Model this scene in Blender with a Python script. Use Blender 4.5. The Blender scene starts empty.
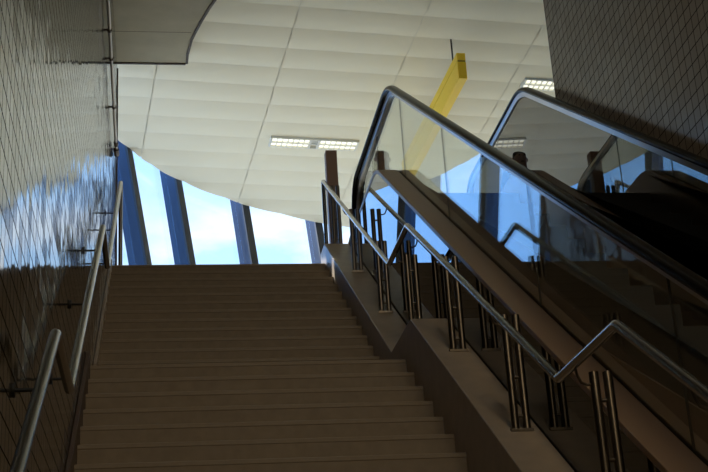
import bpy, bmesh, math, random
from mathutils import Vector, Matrix
random.seed(7)
sc = bpy.context.scene
C = sc.collection

# ---------------------------------------------------------------- camera, sky, sun, exposure
cd = bpy.data.cameras.new('camera'); cam = bpy.data.objects.new('camera', cd); C.objects.link(cam)
_p, _y, _r = (math.radians(a) for a in (21.004, 9.151, -3.631))
Fv = Vector((math.sin(_y)*math.cos(_p), math.cos(_y)*math.cos(_p), math.sin(_p)))
Rv = Vector((math.cos(_y), -math.sin(_y), 0)); Uv = Rv.cross(Fv)
R2 = Rv*math.cos(_r)+Uv*math.sin(_r); U2 = -Rv*math.sin(_r)+Uv*math.cos(_r)
cam.matrix_world = Matrix(((R2.x, U2.x, -Fv.x, 0), (R2.y, U2.y, -Fv.y, 0), (R2.z, U2.z, -Fv.z, 0), (0, 0, 0, 1)))
cd.sensor_width = 36; cd.lens = 1312.743*36/708; cd.clip_start = .05; cd.clip_end = 500
sc.camera = cam

W = bpy.data.worlds.new('sky'); sc.world = W; W.use_nodes = True
n = W.node_tree.nodes; l = W.node_tree.links; n.clear()
out = n.new('ShaderNodeOutputWorld'); bg = n.new('ShaderNodeBackground')
tc = n.new('ShaderNodeTexCoord'); sep = n.new('ShaderNodeSeparateXYZ'); l.new(tc.outputs['Generated'], sep.inputs[0])
ramp = n.new('ShaderNodeValToRGB'); l.new(sep.outputs['Z'], ramp.inputs[0])
ramp.color_ramp.elements[0].position = 0.0; ramp.color_ramp.elements[0].color = (.58, .80, 1.02, 1)
ramp.color_ramp.elements[1].position = .75; ramp.color_ramp.elements[1].color = (.24, .47, .95, 1)
e = ramp.color_ramp.elements.new(.36); e.color = (.44, .72, 1.12, 1)
mp = n.new('ShaderNodeMapping'); mp.inputs['Scale'].default_value = (1, 1, 2.2); l.new(tc.outputs['Generated'], mp.inputs[0])
nz = n.new('ShaderNodeTexNoise'); nz.inputs['Scale'].default_value = 7; nz.inputs['Detail'].default_value = 6; l.new(mp.outputs[0], nz.inputs[0])
lo = n.new('ShaderNodeMapRange'); lo.inputs[1].default_value = .42; lo.inputs[2].default_value = .33; l.new(sep.outputs['Z'], lo.inputs[0])
cr = n.new('ShaderNodeMapRange'); cr.inputs[1].default_value = .47; cr.inputs[2].default_value = .62; l.new(nz.outputs[0], cr.inputs[0])
mu = n.new('ShaderNodeMath'); mu.operation = 'MULTIPLY'; l.new(lo.outputs[0], mu.inputs[0]); l.new(cr.outputs[0], mu.inputs[1])
mx = n.new('ShaderNodeMix'); mx.data_type = 'RGBA'; l.new(mu.outputs[0], mx.inputs[0]); l.new(ramp.outputs[0], mx.inputs[6]); mx.inputs[7].default_value = (1, 1, 1, 1)
hz = n.new('ShaderNodeMapRange'); hz.inputs[1].default_value = -.20; hz.inputs[2].default_value = -.06; hz.clamp = True; l.new(sep.outputs['X'], hz.inputs[0])
m2 = n.new('ShaderNodeMix'); m2.data_type = 'RGBA'; l.new(hz.outputs[0], m2.inputs[0]); m2.inputs[6].default_value = (.40, .93, 2.0, 1); l.new(mx.outputs[2], m2.inputs[7])
l.new(m2.outputs[2], bg.inputs[0]); bg.inputs[1].default_value = 1.55; l.new(bg.outputs[0], out.inputs[0])

sd = bpy.data.lights.new('sun', 'SUN'); sun = bpy.data.objects.new('sun', sd); C.objects.link(sun)
sd.energy = 6.2; sd.angle = .01; sd.color = (1, .95, .86)
sun.rotation_euler = Vector((.5, -.62, -.62)).to_track_quat('-Z', 'Y').to_euler()
sun.location = (-8, 30, 20)

for k_, (lx, ly, lz, lw) in enumerate(((1.2, -2.6, 4.2, 50), (2.6, .2, 6.2, 26))):      # unseen fill lights added above and behind the viewer to brighten the stairs
    ld = bpy.data.lights.new('fill_light', 'AREA'); lo_ = bpy.data.objects.new('fill_light', ld); C.objects.link(lo_)
    ld.shape = 'RECTANGLE'; ld.size = 1.2; ld.size_y = .3; ld.energy = lw; ld.color = (1, .79, .48)
    lo_.location = (lx, ly, lz); lo_.rotation_euler = Vector((0, .75, -.66)).to_track_quat('-Z', 'Y').to_euler()

ld = bpy.data.lights.new('fill_light', 'AREA'); lo_ = bpy.data.objects.new('fill_light', ld); C.objects.link(lo_)  # one more added light, unseen, brightening the yellow beam end and brown post
ld.shape = 'RECTANGLE'; ld.size = 1.2; ld.size_y = .3; ld.energy = 36; ld.color = (1, .83, .58)
lo_.location = (2.0, 2.0, 7.2); lo_.rotation_euler = Vector((.05, .97, .02)).to_track_quat('-Z', 'Y').to_euler()

vs = sc.view_settings
vs.view_transform = 'Standard'; vs.look = 'None'; vs.gamma = 1; vs.use_curve_mapping = False; vs.exposure = 0.0

# ---------------------------------------------------------------- materials
def nodes(name):
    m = bpy.data.materials.new(name); m.use_nodes = True
    return m, m.node_tree.nodes, m.node_tree.links, m.node_tree.nodes['Principled BSDF']
def mat(name, col, rough=.5, metal=0, spec=.5, noise=0, nscale=8, emit=None, es=0, coat=0, bump=0):
    m, n, l, b = nodes(name)
    b.inputs['Base Color'].default_value = (*col, 1); b.inputs['Roughness'].default_value = rough
    b.inputs['Metallic'].default_value = metal; b.inputs['Specular IOR Level'].default_value = spec
    b.inputs['Coat Weight'].default_value = coat
    if noise or bump:
        t = n.new('ShaderNodeTexCoord'); z = n.new('ShaderNodeTexNoise'); z.inputs['Scale'].default_value = nscale; z.inputs['Detail'].default_value = 4
        l.new(t.outputs['Object'], z.inputs[0])
        if noise:
            r = n.new('ShaderNodeValToRGB'); l.new(z.outputs[0], r.inputs[0])
            r.color_ramp.elements[0].position = .3; r.color_ramp.elements[1].position = .7
            r.color_ramp.elements[0].color = (*[c*(1-noise) for c in col], 1); r.color_ramp.elements[1].color = (*[min(1, c*(1+noise)) for c in col], 1)
            l.new(r.outputs[0], b.inputs['Base Color'])
        if bump:
            bp = n.new('ShaderNodeBump'); bp.inputs['Strength'].default_value = bump; bp.inputs['Distance'].default_value = .01
            l.new(z.outputs[0], bp.inputs['Height']); l.new(bp.outputs[0], b.inputs['Normal'])
    if emit:
        b.inputs['Emission Color'].default_value = (*emit, 1); b.inputs['Emission Strength'].default_value = es
    return m
def glass(name, tint, f0=.04):
    m = bpy.data.materials.new(name); m.use_nodes = True; n = m.node_tree.nodes; l = m.node_tree.links; n.clear()
    o = n.new('ShaderNodeOutputMaterial'); mixs = n.new('ShaderNodeMixShader'); tr = n.new('ShaderNodeBsdfTransparent'); gl = n.new('ShaderNodeBsdfGlossy')
    tr.inputs[0].default_value = (*tint, 1); gl.inputs['Roughness'].default_value = 0.0
    g = n.new('ShaderNodeNewGeometry'); d = n.new('ShaderNodeVectorMath'); d.operation = 'DOT_PRODUCT'
    l.new(g.outputs['Incoming'], d.inputs[0]); l.new(g.outputs['Normal'], d.inputs[1])
    def mth(op, a, bv=None, first=None):
        q = n.new('ShaderNodeMath'); q.operation = op
        if first is not None: q.inputs[0].default_value = first; l.new(a, q.inputs[1])
        else:
            l.new(a, q.inputs[0])
            if bv is not None: q.inputs[1].default_value = bv
        return q.outputs[0]
    ab = mth('ABSOLUTE', d.outputs['Value']); inv = mth('SUBTRACT', ab, first=1.0); pw = mth('POWER', inv, 5.0)
    ml = mth('MULTIPLY', pw, 1-f0); ad = mth('ADD', ml, f0); ad.node.use_clamp = True
    l.new(ad, mixs.inputs[0]); l.new(tr.outputs[0], mixs.inputs[1]); l.new(gl.outputs[0], mixs.inputs[2]); l.new(mixs.outputs[0], o.inputs[0])
    return m
def tile(name, col, grout, s=.1, tilt=.02, rough=.1, spec=.5, var=.2):
    """square glazed tiles on a wall in the YZ plane, each set at its own tiny tilt"""
    m, n, l, b = nodes(name)
    b.inputs['Roughness'].default_value = rough; b.inputs['Specular IOR Level'].default_value = spec
    g = n.new('ShaderNodeNewGeometry'); sc_ = n.new('ShaderNodeVectorMath'); sc_.operation = 'SCALE'; sc_.inputs['Scale'].default_value = 1/s
    l.new(g.outputs['Position'], sc_.inputs[0])
    fl = n.new('ShaderNodeVectorMath'); fl.operation = 'FLOOR'; l.new(sc_.outputs[0], fl.inputs[0])
    fr = n.new('ShaderNodeVectorMath'); fr.operation = 'FRACTION'; l.new(sc_.outputs[0], fr.inputs[0])
    kill = n.new('ShaderNodeVectorMath'); kill.operation = 'MULTIPLY'; kill.inputs[1].default_value = (0, 1, 1); l.new(fl.outputs[0], kill.inputs[0])
    wn = n.new('ShaderNodeTexWhiteNoise'); wn.noise_dimensions = '3D'; l.new(kill.outputs[0], wn.inputs['Vector'])
    s3 = n.new('ShaderNodeSeparateXYZ'); l.new(fr.outputs[0], s3.inputs[0])
    def edge(o, w):
        a = n.new('ShaderNodeMath'); a.operation = 'LESS_THAN'; l.new(o, a.inputs[0]); a.inputs[1].default_value = w; return a.outputs[0]
    ma = n.new('ShaderNodeMath'); ma.operation = 'MAXIMUM'; l.new(edge(s3.outputs['Y'], .075), ma.inputs[0]); l.new(edge(s3.outputs['Z'], .075), ma.inputs[1])
    vc = n.new('ShaderNodeMix'); vc.data_type = 'RGBA'; l.new(wn.outputs['Value'], vc.inputs[0])
    vc.inputs[6].default_value = (*[c*(1-var) for c in col], 1); vc.inputs[7].default_value = (*[c*(1+var) for c in col], 1)
    mc = n.new('ShaderNodeMix'); mc.data_type = 'RGBA'; l.new(ma.outputs[0], mc.inputs[0]); l.new(vc.outputs[2], mc.inputs[6]); mc.inputs[7].default_value = (*grout, 1)
    l.new(mc.outputs[2], b.inputs['Base Color'])
    mr = n.new('ShaderNodeMapRange'); l.new(ma.outputs[0], mr.inputs[0]); mr.inputs[3].default_value = rough; mr.inputs[4].default_value = .95; l.new(mr.outputs[0], b.inputs['Roughness'])
    sm = n.new('ShaderNodeMapRange'); l.new(ma.outputs[0], sm.inputs[0]); sm.inputs[3].default_value = spec; sm.inputs[4].default_value = .0; l.new(sm.outputs[0], b.inputs['Specular IOR Level'])
    sb = n.new('ShaderNodeVectorMath'); sb.operation = 'SUBTRACT'; l.new(wn.outputs['Color'], sb.inputs[0]); sb.inputs[1].default_value = (.5, .5, .5)
    s4 = n.new('ShaderNodeVectorMath'); s4.operation = 'SCALE'; s4.inputs['Scale'].default_value = tilt; l.new(sb.outputs[0], s4.inputs[0])
    # the soft waviness of a glazed face
    nz = n.new('ShaderNodeTexNoise'); nz.inputs['Scale'].default_value = 9; l.new(g.outputs['Position'], nz.inputs[0])
    s5 = n.new('ShaderNodeVectorMath'); s5.operation = 'SUBTRACT'; l.new(nz.outputs['Color'], s5.inputs[0]); s5.inputs[1].default_value = (.5, .5, .5)
    s6 = n.new('ShaderNodeVectorMath'); s6.operation = 'SCALE'; s6.inputs['Scale'].default_value = tilt*.5; l.new(s5.outputs[0], s6.inputs[0])
    a1 = n.new('ShaderNodeVectorMath'); l.new(s4.outputs[0], a1.inputs[0]); l.new(s6.outputs[0], a1.inputs[1])
    a2 = n.new('ShaderNodeVectorMath'); l.new(a1.outputs[0], a2.inputs[0]); l.new(g.outputs['Normal'], a2.inputs[1])
    nn = n.new('ShaderNodeVectorMath'); nn.operation = 'NORMALIZE'; l.new(a2.outputs[0], nn.inputs[0]); l.new(nn.outputs[0], b.inputs['Normal'])
    return m

M = dict(
    tile_l=tile('glazed_tile_grey', (.065, .06, .045), (.006, .005, .004), tilt=.03, rough=.08, spec=.36),
    tile_r=tile('glazed_tile_brown', (.34, .27, .20), (.03, .022, .015), tilt=.015, rough=.25, spec=.25, var=.08),
    step=mat('stair_stone', (.275, .215, .15), .6, noise=.10, nscale=14),
    lip=mat('stair_nosing', (.28, .22, .155), .5, noise=.06, nscale=20),
    curb=mat('kerb_stone', (.50, .40, .30), .42, noise=.08, nscale=9),
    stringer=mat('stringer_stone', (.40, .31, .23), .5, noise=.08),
    ceil=mat('ceiling_panel_white', (.86, .81, .64), .75),
    ceilgap=mat('ceiling_joint_grey', (.82, .78, .64), .8),
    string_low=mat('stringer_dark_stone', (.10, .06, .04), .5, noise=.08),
    soffit=mat('soffit_plaster', (.42, .38, .27), .8, noise=.08, nscale=3),
    soffit_edge=mat('soffit_edge_brown', (.06, .045, .03), .6),
    floor=mat('floor_pale_stone', (.68, .63, .52), .6, noise=.05),
    floor_low=mat('floor_dark_stone', (.16, .14, .12), .6, noise=.08),
    dark=mat('hall_wall_grey', (.5, .48, .44), .8),
    steel=mat('brushed_steel', (.40, .38, .35), .24, metal=1),
    steel_d=mat('post_steel', (.20, .17, .14), .34, metal=1),
    rubber=mat('handrail_rubber', (.006, .005, .004), .22, spec=.05),
    guide=mat('guide_metal', (.42, .39, .37), .3, metal=1),
    deck=mat('deck_bronze_metal', (.40, .265, .175), .42, metal=.4),
    clad=mat('cladding_black_glass', (.006, .006, .007), .0, spec=.75),
    mirror=mat('tinted_balustrade_glass', (.006, .007, .006), .0, spec=.62),
    skirt=mat('skirt_metal', (.06, .055, .05), .4, metal=.5),
    estep=mat('escalator_step_metal', (.02, .02, .02), .7),
    glass=glass('clear_glass', (.93, .96, .93)),
    wglass=glass('window_glass', (.97, .985, .985)),
    fin=mat('mullion_blue_paint', (.045, .075, .135), .75, spec=.15),
    fin_g=mat('mullion_cap_dark', (.02, .024, .035), .5),
    yellow=mat('yellow_paint', (.98, .66, .02), .45),
    groove=mat('yellow_joint', (.35, .22, .01), .6),
    rod=mat('black_rod', (.015, .015, .015), .5),
    brown=mat('brown_painted_steel', (.34, .22, .165), .5),
    pipe=mat('conduit_metal', (.42, .38, .33), .35, metal=.8),
    trimb=mat('corner_trim_brown', (.10, .065, .04), .5),
    lampw=mat('lamp_louvre_white', (.8, .8, .74), .5),
    lampe=mat('lamp_tube_glow', (.9, .9, .8), .5, emit=(1, .97, .80), es=1.0),
    ground=mat('outdoor_ground', (.30, .30, .27), .9),
    skin=mat('skin', (.30, .18, .12), .6), hair=mat('hair_dark', (.012, .01, .009), .6),
    shirt=mat('dark_shirt', (.03, .032, .04), .8), trousers=mat('dark_trousers', (.02, .02, .025), .8), shoe=mat('shoe_black', (.01, .01, .01), .4),
)

# ---------------------------------------------------------------- helpers
class MB:
    def __init__(s): s.v = []; s.f = []; s.sm = []
    def add(s, vs_, fs, smooth=False):
        o = len(s.v); s.v += [tuple(v) for v in vs_]; s.f += [tuple(i+o for i in f) for f in fs]; s.sm += [smooth]*len(fs); return s
    def box(s, x0, x1, y0, y1, z0, z1):
        return s.add([(x0,y0,z0),(x1,y0,z0),(x1,y1,z0),(x0,y1,z0),(x0,y0,z1),(x1,y0,z1),(x1,y1,z1),(x0,y1,z1)],
                     [(0,3,2,1),(4,5,6,7),(0,1,5,4),(1,2,6,5),(2,3,7,6),(3,0,4,7)])
    def hexa(s, bot, top):
        return s.add(list(bot)+list(top), [(3,2,1,0),(4,5,6,7),(0,1,5,4),(1,2,6,5),(2,3,7,6),(3,0,4,7)])
    def prism_x(s, poly, x0, x1):           # poly of (y,z)
        k = len(poly)
        vs_ = [(x0, a, b) for a, b in poly]+[(x1, a, b) for a, b in poly]
        fs = [tuple(range(k)), tuple(reversed(range(k, 2*k)))]+[((i+1) % k, i, i+k, (i+1) % k+k) for i in range(k)]
        return s.add(vs_, fs)
    def prism_z(s, poly, z0, z1):
        k = len(poly)
        vs_ = [(a, b, z0) for a, b in poly]+[(a, b, z1) for a, b in poly]
        fs = [tuple(reversed(range(k))), tuple(range(k, 2*k))]+[(i, (i+1) % k, (i+1) % k+k, i+k) for i in range(k)]
        return s.add(vs_, fs)
    def sweep(s, path, prof, side=Vector((1, 0, 0)), smooth=True):
        """path of 3-D points in a plane whose normal is side; prof of (side offset, up offset)"""
        path = [Vector(p) for p in path]; k = len(prof); vs_ = []
        for i, p in enumerate(path):
            a = (path[i]-path[i-1]).normalized() if i else None; b = (path[i+1]-path[i]).normalized() if i < len(path)-1 else None
            t = (a+b).normalized() if a and b else (a or b)
            up = side.cross(t).normalized()
            sc_ = 1/max(.4, t.dot(a)) if a else 1
            vs_ += [p+side*q[0]+up*q[1]*sc_ for q in prof]
        fs = []
        for i in range(len(path)-1):
            for j in range(k):
                fs.append((i*k+j, (i+1)*k+j, (i+1)*k+(j+1) % k, i*k+(j+1) % k))
        s.add(vs_, fs, smooth)
        o = len(path)-1
        s.add([vs_[j] for j in range(k)], [tuple(range(k))]); s.add([vs_[o*k+j] for j in range(k)], [tuple(reversed(range(k)))])
        return s
    def tube(s, path, r, seg=12):
        path = [Vector(p) for p in path]
        t0 = (path[1]-path[0]).normalized()
        up = Vector((0, 0, 1)) if abs(t0.z) < .9 else Vector((1, 0, 0))
        nrm = t0.cross(up).normalized(); vs_ = []
        for i, p in enumerate(path):
            a = (path[i]-path[i-1]).normalized() if i else None; b = (path[i+1]-path[i]).normalized() if i < len(path)-1 else None
            t = (a+b).normalized() if a and b else (a or b)
            nrm = (nrm-t*nrm.dot(t)).normalized(); bi = t.cross(nrm)
            st = 1/max(.5, t.dot(a)) if a else 1
            for j in range(seg):
                an = 2*math.pi*j/seg; vs_.append(p+(nrm*math.cos(an)+bi*math.sin(an))*r)
        fs = [(i*seg+j, i*seg+(j+1) % seg, (i+1)*seg+(j+1) % seg, (i+1)*seg+j) for i in range(len(path)-1) for j in range(seg)]
        s.add(vs_, fs, True)
        s.add([vs_[j] for j in range(seg)], [tuple(reversed(range(seg)))]); o = (len(path)-1)*seg
        s.add([vs_[o+j] for j in range(seg)], [tuple(range(seg))])
        return s
    def build(s, name, m, parent=None, bevel=0, origin=None):
        me = bpy.data.meshes.new(name); org = Vector(origin) if origin else Vector((0, 0, 0))
        if parent is not None and origin is None: org = Vector(parent.get('_o', (0, 0, 0)))
        me.from_pydata([tuple(Vector(v)-org) for v in s.v], [], s.f); me.validate()
        if len(me.polygons) == len(s.sm): me.polygons.foreach_set('use_smooth', s.sm)
        bm = bmesh.new(); bm.from_mesh(me); bmesh.ops.recalc_face_normals(bm, faces=bm.faces); bm.to_mesh(me); bm.free()
        me.materials.append(M[m]); o = bpy.data.objects.new(name, me); C.objects.link(o)
        if parent is not None: o.parent = parent
        if parent is None: o.location = org
        if bevel:
            bv = o.modifiers.new('bevel', 'BEVEL'); bv.width = bevel; bv.segments = 2; bv.limit_method = 'ANGLE'; bv.angle_limit = .6
        return o
def thing(name, label, cat, loc=(0, 0, 0), group=None):
    o = bpy.data.objects.new(name, None); C.objects.link(o); o.location = loc; o['label'] = label; o['category'] = cat
    o.empty_display_size = .1; ORG[o.name] = Vector(loc)
    if group: o['group'] = group
    return o
ORG = {}
def part(mb, name, m, root, bevel=0, label=None):          # vertices in world space, parent anywhere in the thing's tree
    r = root
    off = Vector((0, 0, 0))
    while r is not None: off += r.location; r = r.parent
    o = mb.build(name, m, root, bevel, origin=tuple(off))
    if label: o['label'] = label
    return o
def struct(o, label=None):
    o['kind'] = 'structure'
    if label: o['label'] = label
    return o
def tag(o, label, cat, group=None):
    o['label'] = label; o['category'] = cat
    if group: o['group'] = group
    return o

# ---------------------------------------------------------------- levels of the stair
T, r, S = .258, .165, .165/.258
YT, ZT = 12.646, 4.618                    # top nosing
XL, XC, XO = -.478, 1.725, 1.984          # wall face, kerb inside, kerb outside
Y1r = YT-12*T; Z1 = ZT-13*r; Y1f = Y1r-.806          # first landing: back, level, front
Y2r = Y1f-12*T; Z2 = Z1-13*r; Y2f = Y2r-.806
Z0 = -1.65; XM = 3.4                      # lower floor, far balustrade

# ---------------------------------------------------------------- shell
def wall_box(name, m, *a): return struct(MB().box(*a).build(name, m), None)
wall_box('floor_lower', 'floor_low', -.8, 12, -4, 3.2, Z0-.2, Z0)
ped = [(-8, 14.75), (-8, 10.2), (-.68, 10.2), (-.68, 14.75)]
struct(MB().box(-.478, XO, YT+.02+T, 24, ZT-.35, ZT).box(-9, -.678, 11.6, 24, ZT-.35, ZT).box(-.678, -.478, 14.76, 24, ZT-.35, ZT)
         .box(XO, 3.565, 13.05, 24, ZT-.35, ZT).box(3.565, 12, 10.22, 24, ZT-.35, ZT).build('floor_upper', 'floor'))
struct(MB().box(XL-.2, XL, -4, 14.75, Z0-.2, 8.35).build('wall_left', 'tile_l'), 'glazed grey tile wall beside the stair')
struct(MB().box(3.565, 3.8, -4, 10.22, Z0-.2, 10.2).build('wall_right', 'tile_r'), 'brown square-tiled wall behind the escalator')
wall_box('wall_back', 'dark', -.8, 4, -4.2, -4, Z0-.2, 10.6)
wall_box('wall_hall_left', 'dark', -3, -.68, 11.4, 11.6, ZT-.4, 9.4)
wall_box('wall_hall_right', 'dark', 3.8, 12, 9.98, 10.18, ZT-.4, 9.4)
wall_box('wall_hall_far_right', 'dark', 12, 12.2, 10.1, 24, ZT-.4, 9.4)
wall_box('ground', 'ground', -150, 150, 24.5, 300, Z0-3.2, Z0-3)

# --- ceiling: bowed panels on a slightly turned grid that falls towards the windows
th = math.radians(6); U_ = Vector((-math.sin(th), math.cos(th))); V_ = Vector((math.cos(th), math.sin(th))); SL = .12
def cz(x, y): return 8.0-SL*(x*U_.x+y*U_.y-16)
def cpt(u, v, dz=0):
    p = U_*u+V_*v; return Vector((p.x, p.y, 8.0-SL*(u-16)+dz))
# top line of the window wall in plan, from the left round to the right
top = [(-2.36, 11.3), (-2.27, 12.2), (-2.0, 13.4), (-1.66, 14.45), (-1.16, 15.6), (-.54, 16.62), (.107, 17.53), (1.08, 18.34), (2.23, 18.97), (3.45, 19.40), (4.72, 19.66), (6.0, 19.82), (7.3, 19.9), (8.6, 19.95), (9.9, 19.98), (12.4, 20.0)]

bm = bmesh.new()
PV, PU = 1.57, .4225; u0 = 13.445-PU*40; G = .006
for i in range(0, 70):
    ua = u0+i*PU
    for j in range(-8, 9):
        va = .0+j*PV
        K = 5
        rows = []
        for a in range(K+1):
            t = a/K; uu = ua+G*.5+(PU-G)*t; dz = -.018*math.sin(math.pi*t)**.8 if 0 < t < 1 else 0
            rows.append([bm.verts.new(cpt(uu, va+.007, dz)), bm.verts.new(cpt(uu, va+PV-.007, dz))])
        for a in range(K):
            f = bm.faces.new((rows[a][0], rows[a][1], rows[a+1][1], rows[a+1][0])); f.smooth = True
def smooth(pts, k=5):
    o = []
    for i in range(len(pts)-1):
        p = [Vector(pts[max(0, i-1)]), Vector(pts[i]), Vector(pts[i+1]), Vector(pts[min(len(pts)-1, i+2)])]
        for j in range(k):
            t = j/k; o.append(.5*((2*p[1])+(p[2]-p[0])*t+(2*p[0]-5*p[1]+4*p[2]-p[3])*t*t+(3*p[1]-p[0]-3*p[2]+p[3])*t**3))
    return o+[Vector(pts[-1])]
def clip(bm):
    tp_ = smooth(top)
    for (ax, ay), (bx, by) in zip(tp_, tp_[1:]):
        d = Vector((bx-ax, by-ay)).normalized(); nrm = Vector((-d.y, d.x, 0))
        g = list(bm.verts)+list(bm.edges)+list(bm.faces)
        bmesh.ops.bisect_plane(bm, geom=g, plane_co=(ax, ay, 0), plane_no=nrm, clear_outer=True)
    for co, no in (((0, -4, 0), (0, -1, 0)), ((12, 0, 0), (1, 0, 0))):
        g = list(bm.verts)+list(bm.edges)+list(bm.faces)
        bmesh.ops.bisect_plane(bm, geom=g, plane_co=co, plane_no=no, clear_outer=True)
clip(bm)
me = bpy.data.meshes.new('ceiling'); bm.to_mesh(me); bm.free(); me.materials.append(M['ceil'])
ceil = bpy.data.objects.new('ceiling', me); C.objects.link(ceil); struct(ceil, 'white bowed ceiling panels over the upper hall')
bm = bmesh.new()
vs4 = [bm.verts.new(cpt(u, v, .001)) for u, v in ((-6, -13), (-6, 16), (24, 16), (24, -13))]
bm.faces.new(vs4); clip(bm)
bmesh.ops.solidify(bm, geom=list(bm.faces), thickness=-.12)
me = bpy.data.meshes.new('ceiling_backing'); bm.to_mesh(me); bm.free(); me.materials.append(M['ceilgap'])
cb = bpy.data.objects.new('ceiling_backing', me); C.objects.link(cb); cb.parent = ceil

# --- low soffit over the left of the stair, its right edge curved
ed = [(.365, 14.587), (.372, 14.35), (.411, 14.0), (.455, 13.8), (.516, 13.55), (.60, 13.25), (.70, 12.95), (.86, 12.55), (1.1, 12.1), (1.4, 11.7), (1.725, 11.4)]
so = MB(); so.prism_z([(-.478, 14.587)]+ed+[(1.725, 3.0), (-.478, 3.0)], 8.0, 8.14)
sof = so.build('ceiling_soffit', 'soffit'); struct(sof, 'brown-grey plaster soffit with a curved edge')
def along(path, x): pass
rim = MB(); pts = [(-.478, 14.587)]+ed
for (ax, ay), (bx, by) in zip(pts, pts[1:]):
    d = Vector((bx-ax, by-ay)).normalized(); nn = Vector((-d.y, d.x)) if False else Vector((d.y, -d.x))
    nn = -nn
    q = [(ax, ay), (bx, by), (bx+nn.x*.03, by+nn.y*.03), (ax+nn.x*.03, ay+nn.y*.03)]
    rim.prism_z(q, 7.985, 8.18)
rim.build('soffit_edge', 'soffit_edge', sof, origin=(0, 0, 0))
jn = MB(); jn.box(-.478, .42, 13.83, 13.838, 7.9985, 8.01); jn.build('soffit_joint', 'soffit_edge', sof, origin=(0, 0, 0))

# --- window wall: leaning fins with panes between
LEAN = .18
cen = []
def nrm_at(i):
    a = Vector(top[max(0, i-1)]); b = Vector(top[min(len(top)-1, i+1)]); d = (b-a).normalized(); return Vector((-d.y, d.x)), d
wn = 0
for i in range(1, len(top)-1):
    nn, d = nrm_at(i); p = Vector(top[i]); zt = cz(*p); zb = ZT; h = zt-zb; pb = p-nn*LEAN*h; zt += .45; p = p+nn*LEAN*.45
    def ring(c, z):
        a = c+d*.28+nn*.31; dd = .25; w = .12
        q = [a, a+d*w, a+d*w-nn*dd, a-nn*dd]; return [(k.x, k.y, z) for k in q]
    def cap(c, z):
        a = c+d*.28+nn*.06; w = .13
        q = [a-d*.005, a+d*(w-.005), a+d*(w-.005)-nn*.035, a-d*.005-nn*.035]; return [(k.x, k.y, z) for k in q]
    def side(c, z):
        a = c+d*.401+nn*.31; q = [a, a+d*.012, a+d*.012-nn*.25, a-nn*.25]; return [(k.x, k.y, z) for k in q]
    wn += 1
    mb = MB(); mb.hexa(ring(pb, zb), ring(p, zt)); f = struct(mb.build('window_%d' % wn, 'fin'), 'leaning blue-grey mullion of the window wall')
    mb = MB(); mb.hexa(cap(pb, zb), cap(p, zt)); mb.build('mullion_cap', 'fin_g', f, origin=(0, 0, 0))
    mb = MB(); mb.hexa(side(pb, zb), side(p, zt)); mb.build('mullion_side_strip', 'fin_g', f, origin=(0, 0, 0))
    if i < len(top)-2:
        n2, d2 = nrm_at(i+1); p2 = Vector(top[i+1]); z2 = cz(*p2); pb2 = p2-n2*LEAN*(z2-zb); z2 += .45; p2 = p2+n2*LEAN*.45; tk = .012
        a, b, c_, d_ = p+d*.405+nn*.2, p2+d2*.275+n2*.2, pb2+d2*.275+n2*.2, pb+d*.30+nn*.2
        f0 = [(d_.x, d_.y, zb), (c_.x, c_.y, zb), (b.x, b.y, z2), (a.x, a.y, zt)]
        f1 = [(x+nn.x*tk, y+nn.y*tk, z) for x, y, z in f0]
        mb = MB(); mb.add(f0+f1, [(0,1,2,3),(7,6,5,4),(0,4,5,1),(1,5,6,2),(2,6,7,3),(3,7,4,0)])
        mb.build('glass_pane', 'wglass', f, origin=(0, 0, 0))

# --- trim on the wall's free corner
struct(MB().box(XL-.205, XL+.012, 14.745, 14.775, ZT, 8.0).build('trim_1', 'trimb'), 'brown corner trim at the end of the tiled wall')

# ---------------------------------------------------------------- staircase
stairs = thing('staircase', 'wide dark stone staircase rising between the tiled wall and the escalator', 'staircase', (XL, Y2f-11*T, Z0))
def flight(y_top, z_top, nst, first_depth=None):
    for k in range(nst):
        yk, zk = y_top-k*T, z_top-k*r
        d = T+.03 if (k or first_depth is None) else first_depth
        mb = MB().box(XL+.002, XC-.002, yk+.004, yk+d, zk-r-.02, zk-.028)
        s_ = part(mb, 'step', 'step', stairs)
        part(MB().box(XL+.002, XC-.002, yk+.001, yk+d-.002, zk-.028, zk), 'nosing', 'lip', s_, .004)
flight(YT, ZT, 13, T+.04)
flight(Y1f, Z1, 13, .806+.03)
flight(Y2f, Z2, 12, .806+.03)
# dark joints in the risers of the lower flight
# kerb on the right, following the flights, with flat runs at the landings
def kerb_path():
    zA = ZT+.206
    P1 = (YT+.0, zA); B1 = (9.311, zA+(9.311-YT)*S); C1 = (8.505, B1[1]); D1 = (5.43, C1[1]+(5.43-8.505)*S); E1 = (4.624, D1[1])
    F1 = (1.75, E1[1]+(1.75-4.624)*S)
    return [(13.02, P1[1]+.03), (12.70, P1[1]+.03), B1, C1, D1, E1, F1]
kp = kerb_path()
def poly_under(path, drop):
    return list(path)+[(y, z-drop) for y, z in reversed(path)]
part(MB().prism_x(poly_under(kp, .85), XC, XO), 'kerb', 'curb', stairs, .006, 'smooth sloping stone kerb under the steel posts')
# skirting string against the tiled wall
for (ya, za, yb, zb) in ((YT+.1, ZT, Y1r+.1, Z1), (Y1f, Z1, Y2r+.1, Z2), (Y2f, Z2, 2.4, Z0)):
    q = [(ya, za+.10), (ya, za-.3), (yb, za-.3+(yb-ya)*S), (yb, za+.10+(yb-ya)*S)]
    part(MB().prism_x(q, XL+.0015, XL+.028), 'skirting_string', 'stringer' if ya > 12 else 'string_low', stairs, .003)

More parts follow.
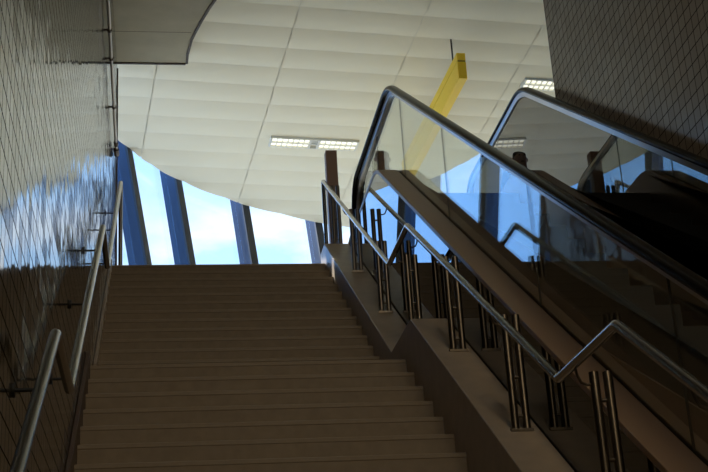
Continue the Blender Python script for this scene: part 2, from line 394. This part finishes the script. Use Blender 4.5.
# ---------------------------------------------------------------- stair handrails
XR = 1.776; HH = .877
B = (9.403, 3.421); Cc = (8.597, 3.421); D = (5.528, 1.458); E = (4.722, 1.458)
A = (12.88, B[1]+(12.88-9.403)*S)
Fp = (2.3, E[1]+(2.3-4.722)*S)
def railz(y):
    if y >= B[0]: return B[1]+(y-B[0])*S
    if y >= Cc[0]: return B[1]
    if y >= D[0]: return Cc[1]+(y-Cc[0])*S
    if y >= E[0]: return D[1]
    return E[1]+(y-E[0])*S
def kerbz(y):
    for (a, za), (b, zb) in zip(kp, kp[1:]):
        if b <= y <= a: return zb+(za-zb)*(y-b)/(a-b)
    return kp[0][1]
def round_path(pts, rr, seg=5):
    pts = [Vector(p) for p in pts]; o = [pts[0]]
    for a, b, c in zip(pts, pts[1:], pts[2:]):
        u = (a-b).normalized(); w = (c-b).normalized(); p0 = b+u*rr; p1 = b+w*rr
        for k in range(seg+1):
            t = k/seg; o.append(p0*(1-t)**2+b*2*t*(1-t)+p1*t*t)
    return o+[pts[-1]]
rt = thing('stair_handrail', 'stepped steel handrail on paired posts between the stairs and the escalator', 'handrail', (XR, A[0], kerbz(A[0])))
path = [(XR, A[0], kerbz(A[0])), (XR, A[0], A[1])]+[(XR, *p) for p in (B, Cc, D, E, Fp)]
part(MB().tube(round_path(path, .022), .0215, 16), 'rail_tube', 'steel', rt)
def post(y, ztop, x=1.885):
    zt_ = ztop; zb_ = kerbz(y)
    part(MB().tube([(x+.031, y, zb_), (x+.031, y, zt_)], .0215), 'post', 'steel_d', rt)
    base = part(MB().tube([(x-.031, y, zb_), (x-.031, y, zt_)], .0215), 'post', 'steel_d', rt)
    hgt = zt_-zb_
    for f in (.12, .45, .82): part(MB().tube([(x-.03, y, zb_+hgt*f), (x+.03, y, zb_+hgt*f)], .009, 8), 'rung', 'steel_d', base)
    mb = MB(); mb.tube([(x-.031, y, zt_-.05), (x-.065, y, zt_-.055), (x-.09, y, zt_-.045), (XR+.004, y, zt_-.01), (XR, y, railz(y)-.02)], .0065, 8)
    part(mb, 'rail_bracket', 'steel_d', base)
    part(MB().box(x-.062, x+.062, y-.022, y+.022, zb_-.012, zb_+.006), 'foot_plate', 'steel_d', base, .002)
for y in (12.80, 11.60, 10.30, 9.10, 7.84, 6.59, 5.28, 4.1): post(y, railz(y)-.04)

XW = -.37
lt = thing('stair_handrail', 'stepped steel handrail fixed along the grey tiled wall', 'handrail', (XW, 12.35, ZT))
yA = 12.75; zA = railz(yA)+.01
path = [(XW, yA, ZT+.0), (XW, yA, zA)]+[(XW, *p) for p in (B, Cc, D, E, Fp)]
part(MB().tube(round_path(path, .022), .0215, 16), 'rail_tube', 'steel', lt)
for y in (11.6, 10.9, 9.75, 8.2, 7.0, 5.85, 4.35, 3.3):
    z = railz(y)
    br = part(MB().tube(round_path([(XW, y, z-.02), (XW, y, z-.07), (XL+.005, y, z-.07)], .02), .007, 8), 'wall_bracket', 'rod', lt)
    part(MB().tube([(XL+.001, y, z-.07), (XL+.010, y, z-.07)], .025, 16), 'bracket_plate', 'rod', br)

# brown post by the head of the stair
bp_ = tag(MB().box(1.845, 1.97, 13.06, 13.18, ZT, 6.10).build('signal_post', 'brown', None, .006, origin=(1.86, 13.12, ZT)), 'plain square brown post standing at the head of the stairs', 'post')

# ---------------------------------------------------------------- wall pipe
PX = -.44
pp = thing('wall_pipe', 'thin metal pipe clipped high along the grey tiled wall', 'pipe', (PX, 13.46, 6.276))
pz = lambda y: 6.276+(13.46-y)*.121
part(MB().tube([(PX, 7.0, pz(7.0)), (PX, 13.46, pz(13.46))], .016), 'pipe_run', 'pipe', pp)
for y in (8.6, 9.9, 11.29, 11.75, 12.61):
    part(MB().tube([(PX, y-.012, pz(y-.012)), (PX, y+.012, pz(y+.012))], .024).box(XL, PX, y-.01, y+.01, pz(y)-.008, pz(y)+.008), 'pipe_clip', 'trimb', pp)
part(MB().tube([(PX, 13.30, pz(13.30)), (PX, 13.36, pz(13.36))], .026), 'pipe_collar', 'trimb', pp)
part(MB().tube([(PX, 13.44, pz(13.44)), (PX, 13.56, pz(13.56))], .03), 'pipe_end_cap', 'trimb', pp)

# ---------------------------------------------------------------- escalator
K = .672
def arcfill(pts, rr, seg=8): return [(p.y, p.z) for p in round_path([(0, a, b) for a, b in pts], rr, seg)]
HZ = 5.68; HKY = 10.75
def hline(y): return HZ+(y-HKY)*.675
YN = 12.78; NR = .36
lowY = 1.35
hand_core = arcfill([(.2, hline(lowY)), (lowY, hline(lowY)), (HKY, HZ), (YN, HZ)], .24, 8)
new = [(YN+NR*math.sin(a), HZ-NR+NR*math.cos(a)) for a in [math.pi*i/14 for i in range(1, 15)]]
hand = hand_core+new+[(YN-.25, HZ-2*NR)]
DZ = 4.90; DKY = 10.86
deckp = arcfill([(.2, DZ+(lowY+.13-DKY)*K), (lowY+.13, DZ+(lowY+.13-DKY)*K), (DKY, DZ), (12.60, DZ)], .2, 7)+[(12.80, DZ-.03), (12.92, DZ-.10), (12.96, ZT)]
esc = thing('escalator', 'escalator with glass balustrade and black handrails beside the stairs', 'escalator', (2.78, 12.9, ZT))
def interp(path, y):
    for (a, za), (b, zb) in zip(path, path[1:]):
        if a <= y <= b and b > a: return za+(zb-za)*(y-a)/(b-a)
    return path[-1][1]
def slab_poly(path, th_): 
    return list(path)+[(y, z-th_) for y, z in reversed(path)]
hp = [(-.041, -.012), (-.041, .008), (-.034, .020), (-.018, .027), (0, .029), (.018, .027), (.034, .020), (.041, .008), (.041, -.012), (.030, -.020), (-.030, -.020)]
gp = [(-.026, -.020), (.030, -.020), (.036, -.062), (-.018, -.062)]
for XH, near in ((2.15, True), (XM+.03, False)):
    X = XH+(.028 if near else 0)
    hr = part(MB().sweep([(XH, y, z) for y, z in hand], hp), 'escalator_handrail', 'rubber', esc)
    part(MB().sweep([(X, y, z) for y, z in hand], gp, smooth=False), 'handrail_guide', 'guide', esc)
    # glass
    if near: cuts = [.4, 1.6, 3.2, 5.10, 6.94, 8.95, 10.45, 11.7]
    else: cuts = [.4, 2.2, 4.4, 6.6, 8.7]
    ends = cuts+[YN+NR-.06]
    for a, b in zip(ends, ends[1:]):
        last = b == ends[-1]; N = 14 if not last else 26
        ys = [a+.0012+(b-a-.0024)*k/N for k in range(N+1)]; tp, bt = [], []
        for y in ys:
            if y <= YN: zt_ = interp(hand_core, y)-.045
            else: zt_ = HZ-NR+math.sqrt(max(0, (NR-.045)**2-(y-YN)**2))
            zb_ = interp(deckp, min(y, 12.6))+.0 if y < YN-.2 else max(DZ, HZ-NR-math.sqrt(max(0, (NR-.045)**2-max(0, y-YN)**2)))
            tp.append((y, zt_)); bt.append((y, zb_-.03))
        mb = MB()
        t2 = .006
        for k in range(N):
            pass
        poly = bt+tp[::-1]
        mb.prism_x(poly, X-t2, X+t2)
        gpn = part(mb, 'glass_panel' if near else 'tinted_glass_panel', 'glass' if near else 'mirror', esc)
        if near and not last: part(MB().box(X-.0062, X+.0062, b-.0012, b+.0012, bt[-1][1]+.03, tp[-1][1]), 'panel_seal', 'skirt', gpn)
    xo0, xo1 = (1.985, 2.166) if near else (X+.012, 3.56)
    xi0, xi1 = (2.192, 2.27) if near else (X-.12, X-.012)
    part(MB().prism_x(slab_poly(deckp, .04), xo0, xo1), 'outer_deck', 'deck', esc, .008)
    part(MB().prism_x(slab_poly(deckp, .04), xi0, xi1), 'inner_deck', 'deck', esc, .006)
    xs = (2.262, 2.275) if near else (X-.125, X-.112)
    part(MB().prism_x([(y, z-.04) for y, z in deckp]+[(y, z-.62) for y, z in reversed(deckp) if z > ZT+.01], *xs), 'skirt_panel', 'deck', esc)
    if near:
        part(MB().prism_x([(y, z-.035) for y, z in deckp[:-1]]+[(12.92, ZT-.3)]+[(y, z-1.75) for y, z in reversed(deckp[:-4])], 1.99, 2.03), 'side_cladding', 'clad', esc, 0, 'glossy black side panel mirroring the posts and the windows')
        part(MB().box(2.14, 2.16, .4, 3, -1, -.9), 'deck_joint', 'skirt', esc) if False else None
# steps
SX0, SX1 = 2.285, XM-.10
def estep(y, z, k):
    mb = MB().box(SX0, SX1, y+.012, y+.40, z-.03, z)
    s_ = part(mb, 'escalator_step', 'estep', esc)
    part(MB().box(SX0, SX1, y, y+.012, z-.265, z), 'step_riser', 'estep', s_)
for k in range(24):
    z = ZT-.268*max(0, k-1); estep(11.20-.4*k, z, k)
part(MB().box(2.14, XM+.02, 11.36, 13.05, ZT-.06, ZT+.004), 'landing_plate', 'skirt', esc)
part(MB().box(2.28, XM-.09, 10.98, 11.36, ZT-.3, ZT-.004), 'comb_plate', 'skirt', esc)
# truss enclosure below, closes the void between kerb and wall
tr = [(12.92, ZT-.3), (11, ZT-.9), (lowY+1, Z0+.02), (lowY-1, Z0+.02), (lowY-1, Z0+.35), (lowY+.3, Z0+.4), (10.7, ZT-.75), (12.92, ZT-.28)]
part(MB().prism_x(tr, 2.04, 3.56), 'truss_casing', 'skirt', esc)

# ---------------------------------------------------------------- ceiling lights
def clight(u, v, label):
    c = cpt(u, v); nl = thing('ceiling_light', label, 'light', c, 'louvred ceiling lights')
    X_ = Vector((V_.x, V_.y, 0)); Y_ = Vector((U_.x, U_.y, -SL)).normalized(); Z_ = X_.cross(Y_)
    def ob(m_, x0, x1, y0, y1, z0, z1):
        b = MB().box(x0, x1, y0, y1, z0, z1); m_.add([c+X_*p[0]+Y_*p[1]+Z_*p[2] for p in b.v], b.f)
    L2, W2 = .635, .118
    mb = MB(); ob(mb, -L2, L2, -W2, -W2+.012, -.05, .03); ob(mb, -L2, L2, W2-.012, W2, -.05, .03); ob(mb, -L2, -L2+.012, -W2, W2, -.05, .03); ob(mb, L2-.012, L2, -W2, W2, -.05, .03); ob(mb, -L2, L2, -W2, W2, -.01, .03)
    part(mb, 'frame', 'lampw', nl)
    mb = MB(); xs = []
    for s_ in (-1, 1):
        mb2 = MB(); x0 = -L2+.02 if s_ < 0 else .075; x1 = -.075 if s_ < 0 else L2-.02
        for y in (-.055, .055): mb2.add([c+X_*px+Y_*(y+py)+Z_*pz_ for px, py, pz_ in [(x0,-.035,-.03),(x1,-.035,-.03),(x1,.035,-.03),(x0,.035,-.03),(x0,-.035,-.012),(x1,-.035,-.012),(x1,.035,-.012),(x0,.035,-.012)]], [(0,3,2,1),(4,5,6,7),(0,1,5,4),(1,2,6,5),(2,3,7,6),(3,0,4,7)])
        part(mb2, 'tube', 'lampe', nl)
        nb = 7
        for k in range(nb+1):
            x = x0+(x1-x0)*k/nb; ob(mb, x-.006, x+.006, -W2+.01, W2-.01, -.052, -.03)
    ob(mb, -L2+.01, L2-.01, -.008, .008, -.052, -.03)
    ob(mb, -.065, -.045, -W2+.01, W2-.01, -.052, -.012); ob(mb, .045, .065, -W2+.01, W2-.01, -.052, -.012)
    part(mb, 'louvre', 'lampw', nl)
clight(16.42, 3.945, 'white louvred strip light on the ceiling above the brown post')
clight(14.67, 7.09, 'white louvred strip light partly hidden behind the brown tiled wall')

# ---------------------------------------------------------------- yellow hanging beam
yb_ = thing('hanging_sign_box', 'long yellow box beam hung from the ceiling on black rods', 'sign', (3.72, 13.93, 7.65))
a = Vector((3.725, 13.95, 0)); b = Vector((3.595, 17.2, 0)); dn = (b-a).normalized(); sd_ = Vector((dn.y, -dn.x, 0))
def yb(z0, z1, w, e0=0, e1=0):
    p, q = a-dn*e0, b+dn*e1
    bot = [p-sd_*w, p+sd_*w, q+sd_*w, q-sd_*w]; return MB().hexa([(k.x, k.y, z0) for k in bot], [(k.x, k.y, z1) for k in bot])
part(yb(7.49, 7.725, .055), 'lower_box', 'yellow', yb_, .004)
part(yb(7.738, 7.845, .055), 'upper_rail', 'yellow', yb_, .004)
part(yb(7.72, 7.745, .048), 'joint_strip', 'groove', yb_)
for t in (.36, 2.9):
    p = a+dn*t; part(MB().tube([(p.x, p.y, 7.84), (p.x, p.y, cz(p.x, p.y)-.02)], .011, 8), 'hanger_rod', 'rod', yb_)

# ---------------------------------------------------------------- person at the top of the escalator
def skinned(name, verts, edges, rad, m, parent, sub=2):
    me = bpy.data.meshes.new(name); me.from_pydata(verts, edges, []); me.update()
    o = bpy.data.objects.new(name, me); C.objects.link(o); o.parent = parent
    o.modifiers.new('skin', 'SKIN')
    for i, rr in enumerate(rad):
        sv = me.skin_vertices[0].data[i]; sv.radius = rr if isinstance(rr, tuple) else (rr, rr); sv.use_root = (i == 0)
    s_ = o.modifiers.new('sub', 'SUBSURF'); s_.levels = sub; s_.render_levels = sub
    me.materials.append(M[m]); 
    for p in me.polygons: p.use_smooth = True
    o.modifiers['skin'].use_smooth_shade = True
    return o
ps = thing('person', 'person in dark clothes standing beyond the top of the escalator', 'person', (2.6, 13.7, ZT))
ps.scale = (1.04, 1.04, 1.04)
v = [(0,0,.95),(0,0,1.08),(0,.01,1.25),(0,0,1.40),(0,0,1.47),(0,-.01,1.53),(0,-.012,1.60),(0,-.01,1.67),
     (.17,0,1.40),(.23,0,1.14),(.245,-.05,.90),(-.17,0,1.40),(-.23,0,1.14),(-.245,-.05,.90),
     (.09,0,.88),(.10,-.01,.50),(.10,.02,.10),(-.09,0,.88),(-.10,-.01,.50),(-.10,.02,.10)]
ed_ = [(0,1),(1,2),(2,3),(3,4),(4,5),(5,6),(6,7),(3,8),(8,9),(9,10),(3,11),(11,12),(12,13),(0,14),(14,15),(15,16),(0,17),(17,18),(18,19)]
rd = [(.14,.10),(.13,.09),(.145,.10),(.11,.08),.055,.07,.082,.07,.055,.042,.03,.055,.042,.03,.08,.055,.04,.08,.055,.04]
body = skinned('body', v, ed_, rd, 'skin', ps)
skinned('jacket', v[0:4]+[v[8],v[9],(.243,-.04,.95),v[11],v[12],(-.243,-.04,.95)], [(0,1),(1,2),(2,3),(3,4),(4,5),(5,6),(3,7),(7,8),(8,9)], [(.165,.125),(.15,.11),(.165,.12),(.135,.10),.075,.06,.048,.075,.06,.048], 'shirt', ps)
skinned('trousers', [(0,0,.96),(.09,0,.86),(.10,-.01,.5),(.10,.02,.09),(-.09,0,.86),(-.10,-.01,.5),(-.10,.02,.09)], [(0,1),(1,2),(2,3),(0,4),(4,5),(5,6)], [(.155,.115),.095,.072,.058,.095,.072,.058], 'trousers', ps)
for sx in (.1, -.1):
    skinned('shoe', [(sx,.05,.045),(sx,-.05,.04),(sx,-.17,.035)], [(0,1),(1,2)], [.045,.045,.04], 'shoe', ps)
    # five fingers and a palm
    xh = .248*(1 if sx > 0 else -1); sg = 1 if sx > 0 else -1
    hv = [(xh,-.055,.885),(xh,-.07,.82)]; he = [(0,1)]; hr_ = [(.02,.03),(.018,.036)]
    for q, (dy, ln) in enumerate(((-.032,.062),(-.011,.075),(.011,.07),(.030,.052))):
        i0 = len(hv); hv += [(xh,-.07+dy,.79),(xh-sg*.006,-.075+dy,.79-ln*.55),(xh-sg*.02,-.08+dy,.79-ln)]; he += [(1,i0),(i0,i0+1),(i0+1,i0+2)]; hr_ += [.010,.009,.008]
    i0 = len(hv); hv += [(xh-sg*.012,-.11,.835),(xh-sg*.022,-.128,.80)]; he += [(0,i0),(i0,i0+1)]; hr_ += [.012,.010]
    skinned('hand', hv, he, hr_, 'skin', ps, 1)
    # ears and eyes
    skinned('ear', [(sg*.078,.0,1.625),(sg*.084,.008,1.60),(sg*.078,.004,1.575)], [(0,1),(1,2)], [.012,.014,.010], 'skin', ps, 1)
    skinned('eye', [(sg*.03,-.083,1.625),(sg*.03,-.086,1.624)], [(0,1)], [.010,.009], 'hair', ps, 1)
skinned('nose', [(0,-.085,1.62),(0,-.102,1.585)], [(0,1)], [.010,.014], 'skin', ps, 1)
skinned('mouth', [(-.02,-.085,1.545),(0,-.09,1.543),(.02,-.085,1.545)], [(0,1),(1,2)], [.006,.007,.006], 'trousers', ps, 1)
skinned('hair', [(0,.03,1.60),(0,.02,1.66),(0,-.012,1.70)], [(0,1),(1,2)], [(.082,.07),(.088,.085),(.075,.08)], 'hair', ps)
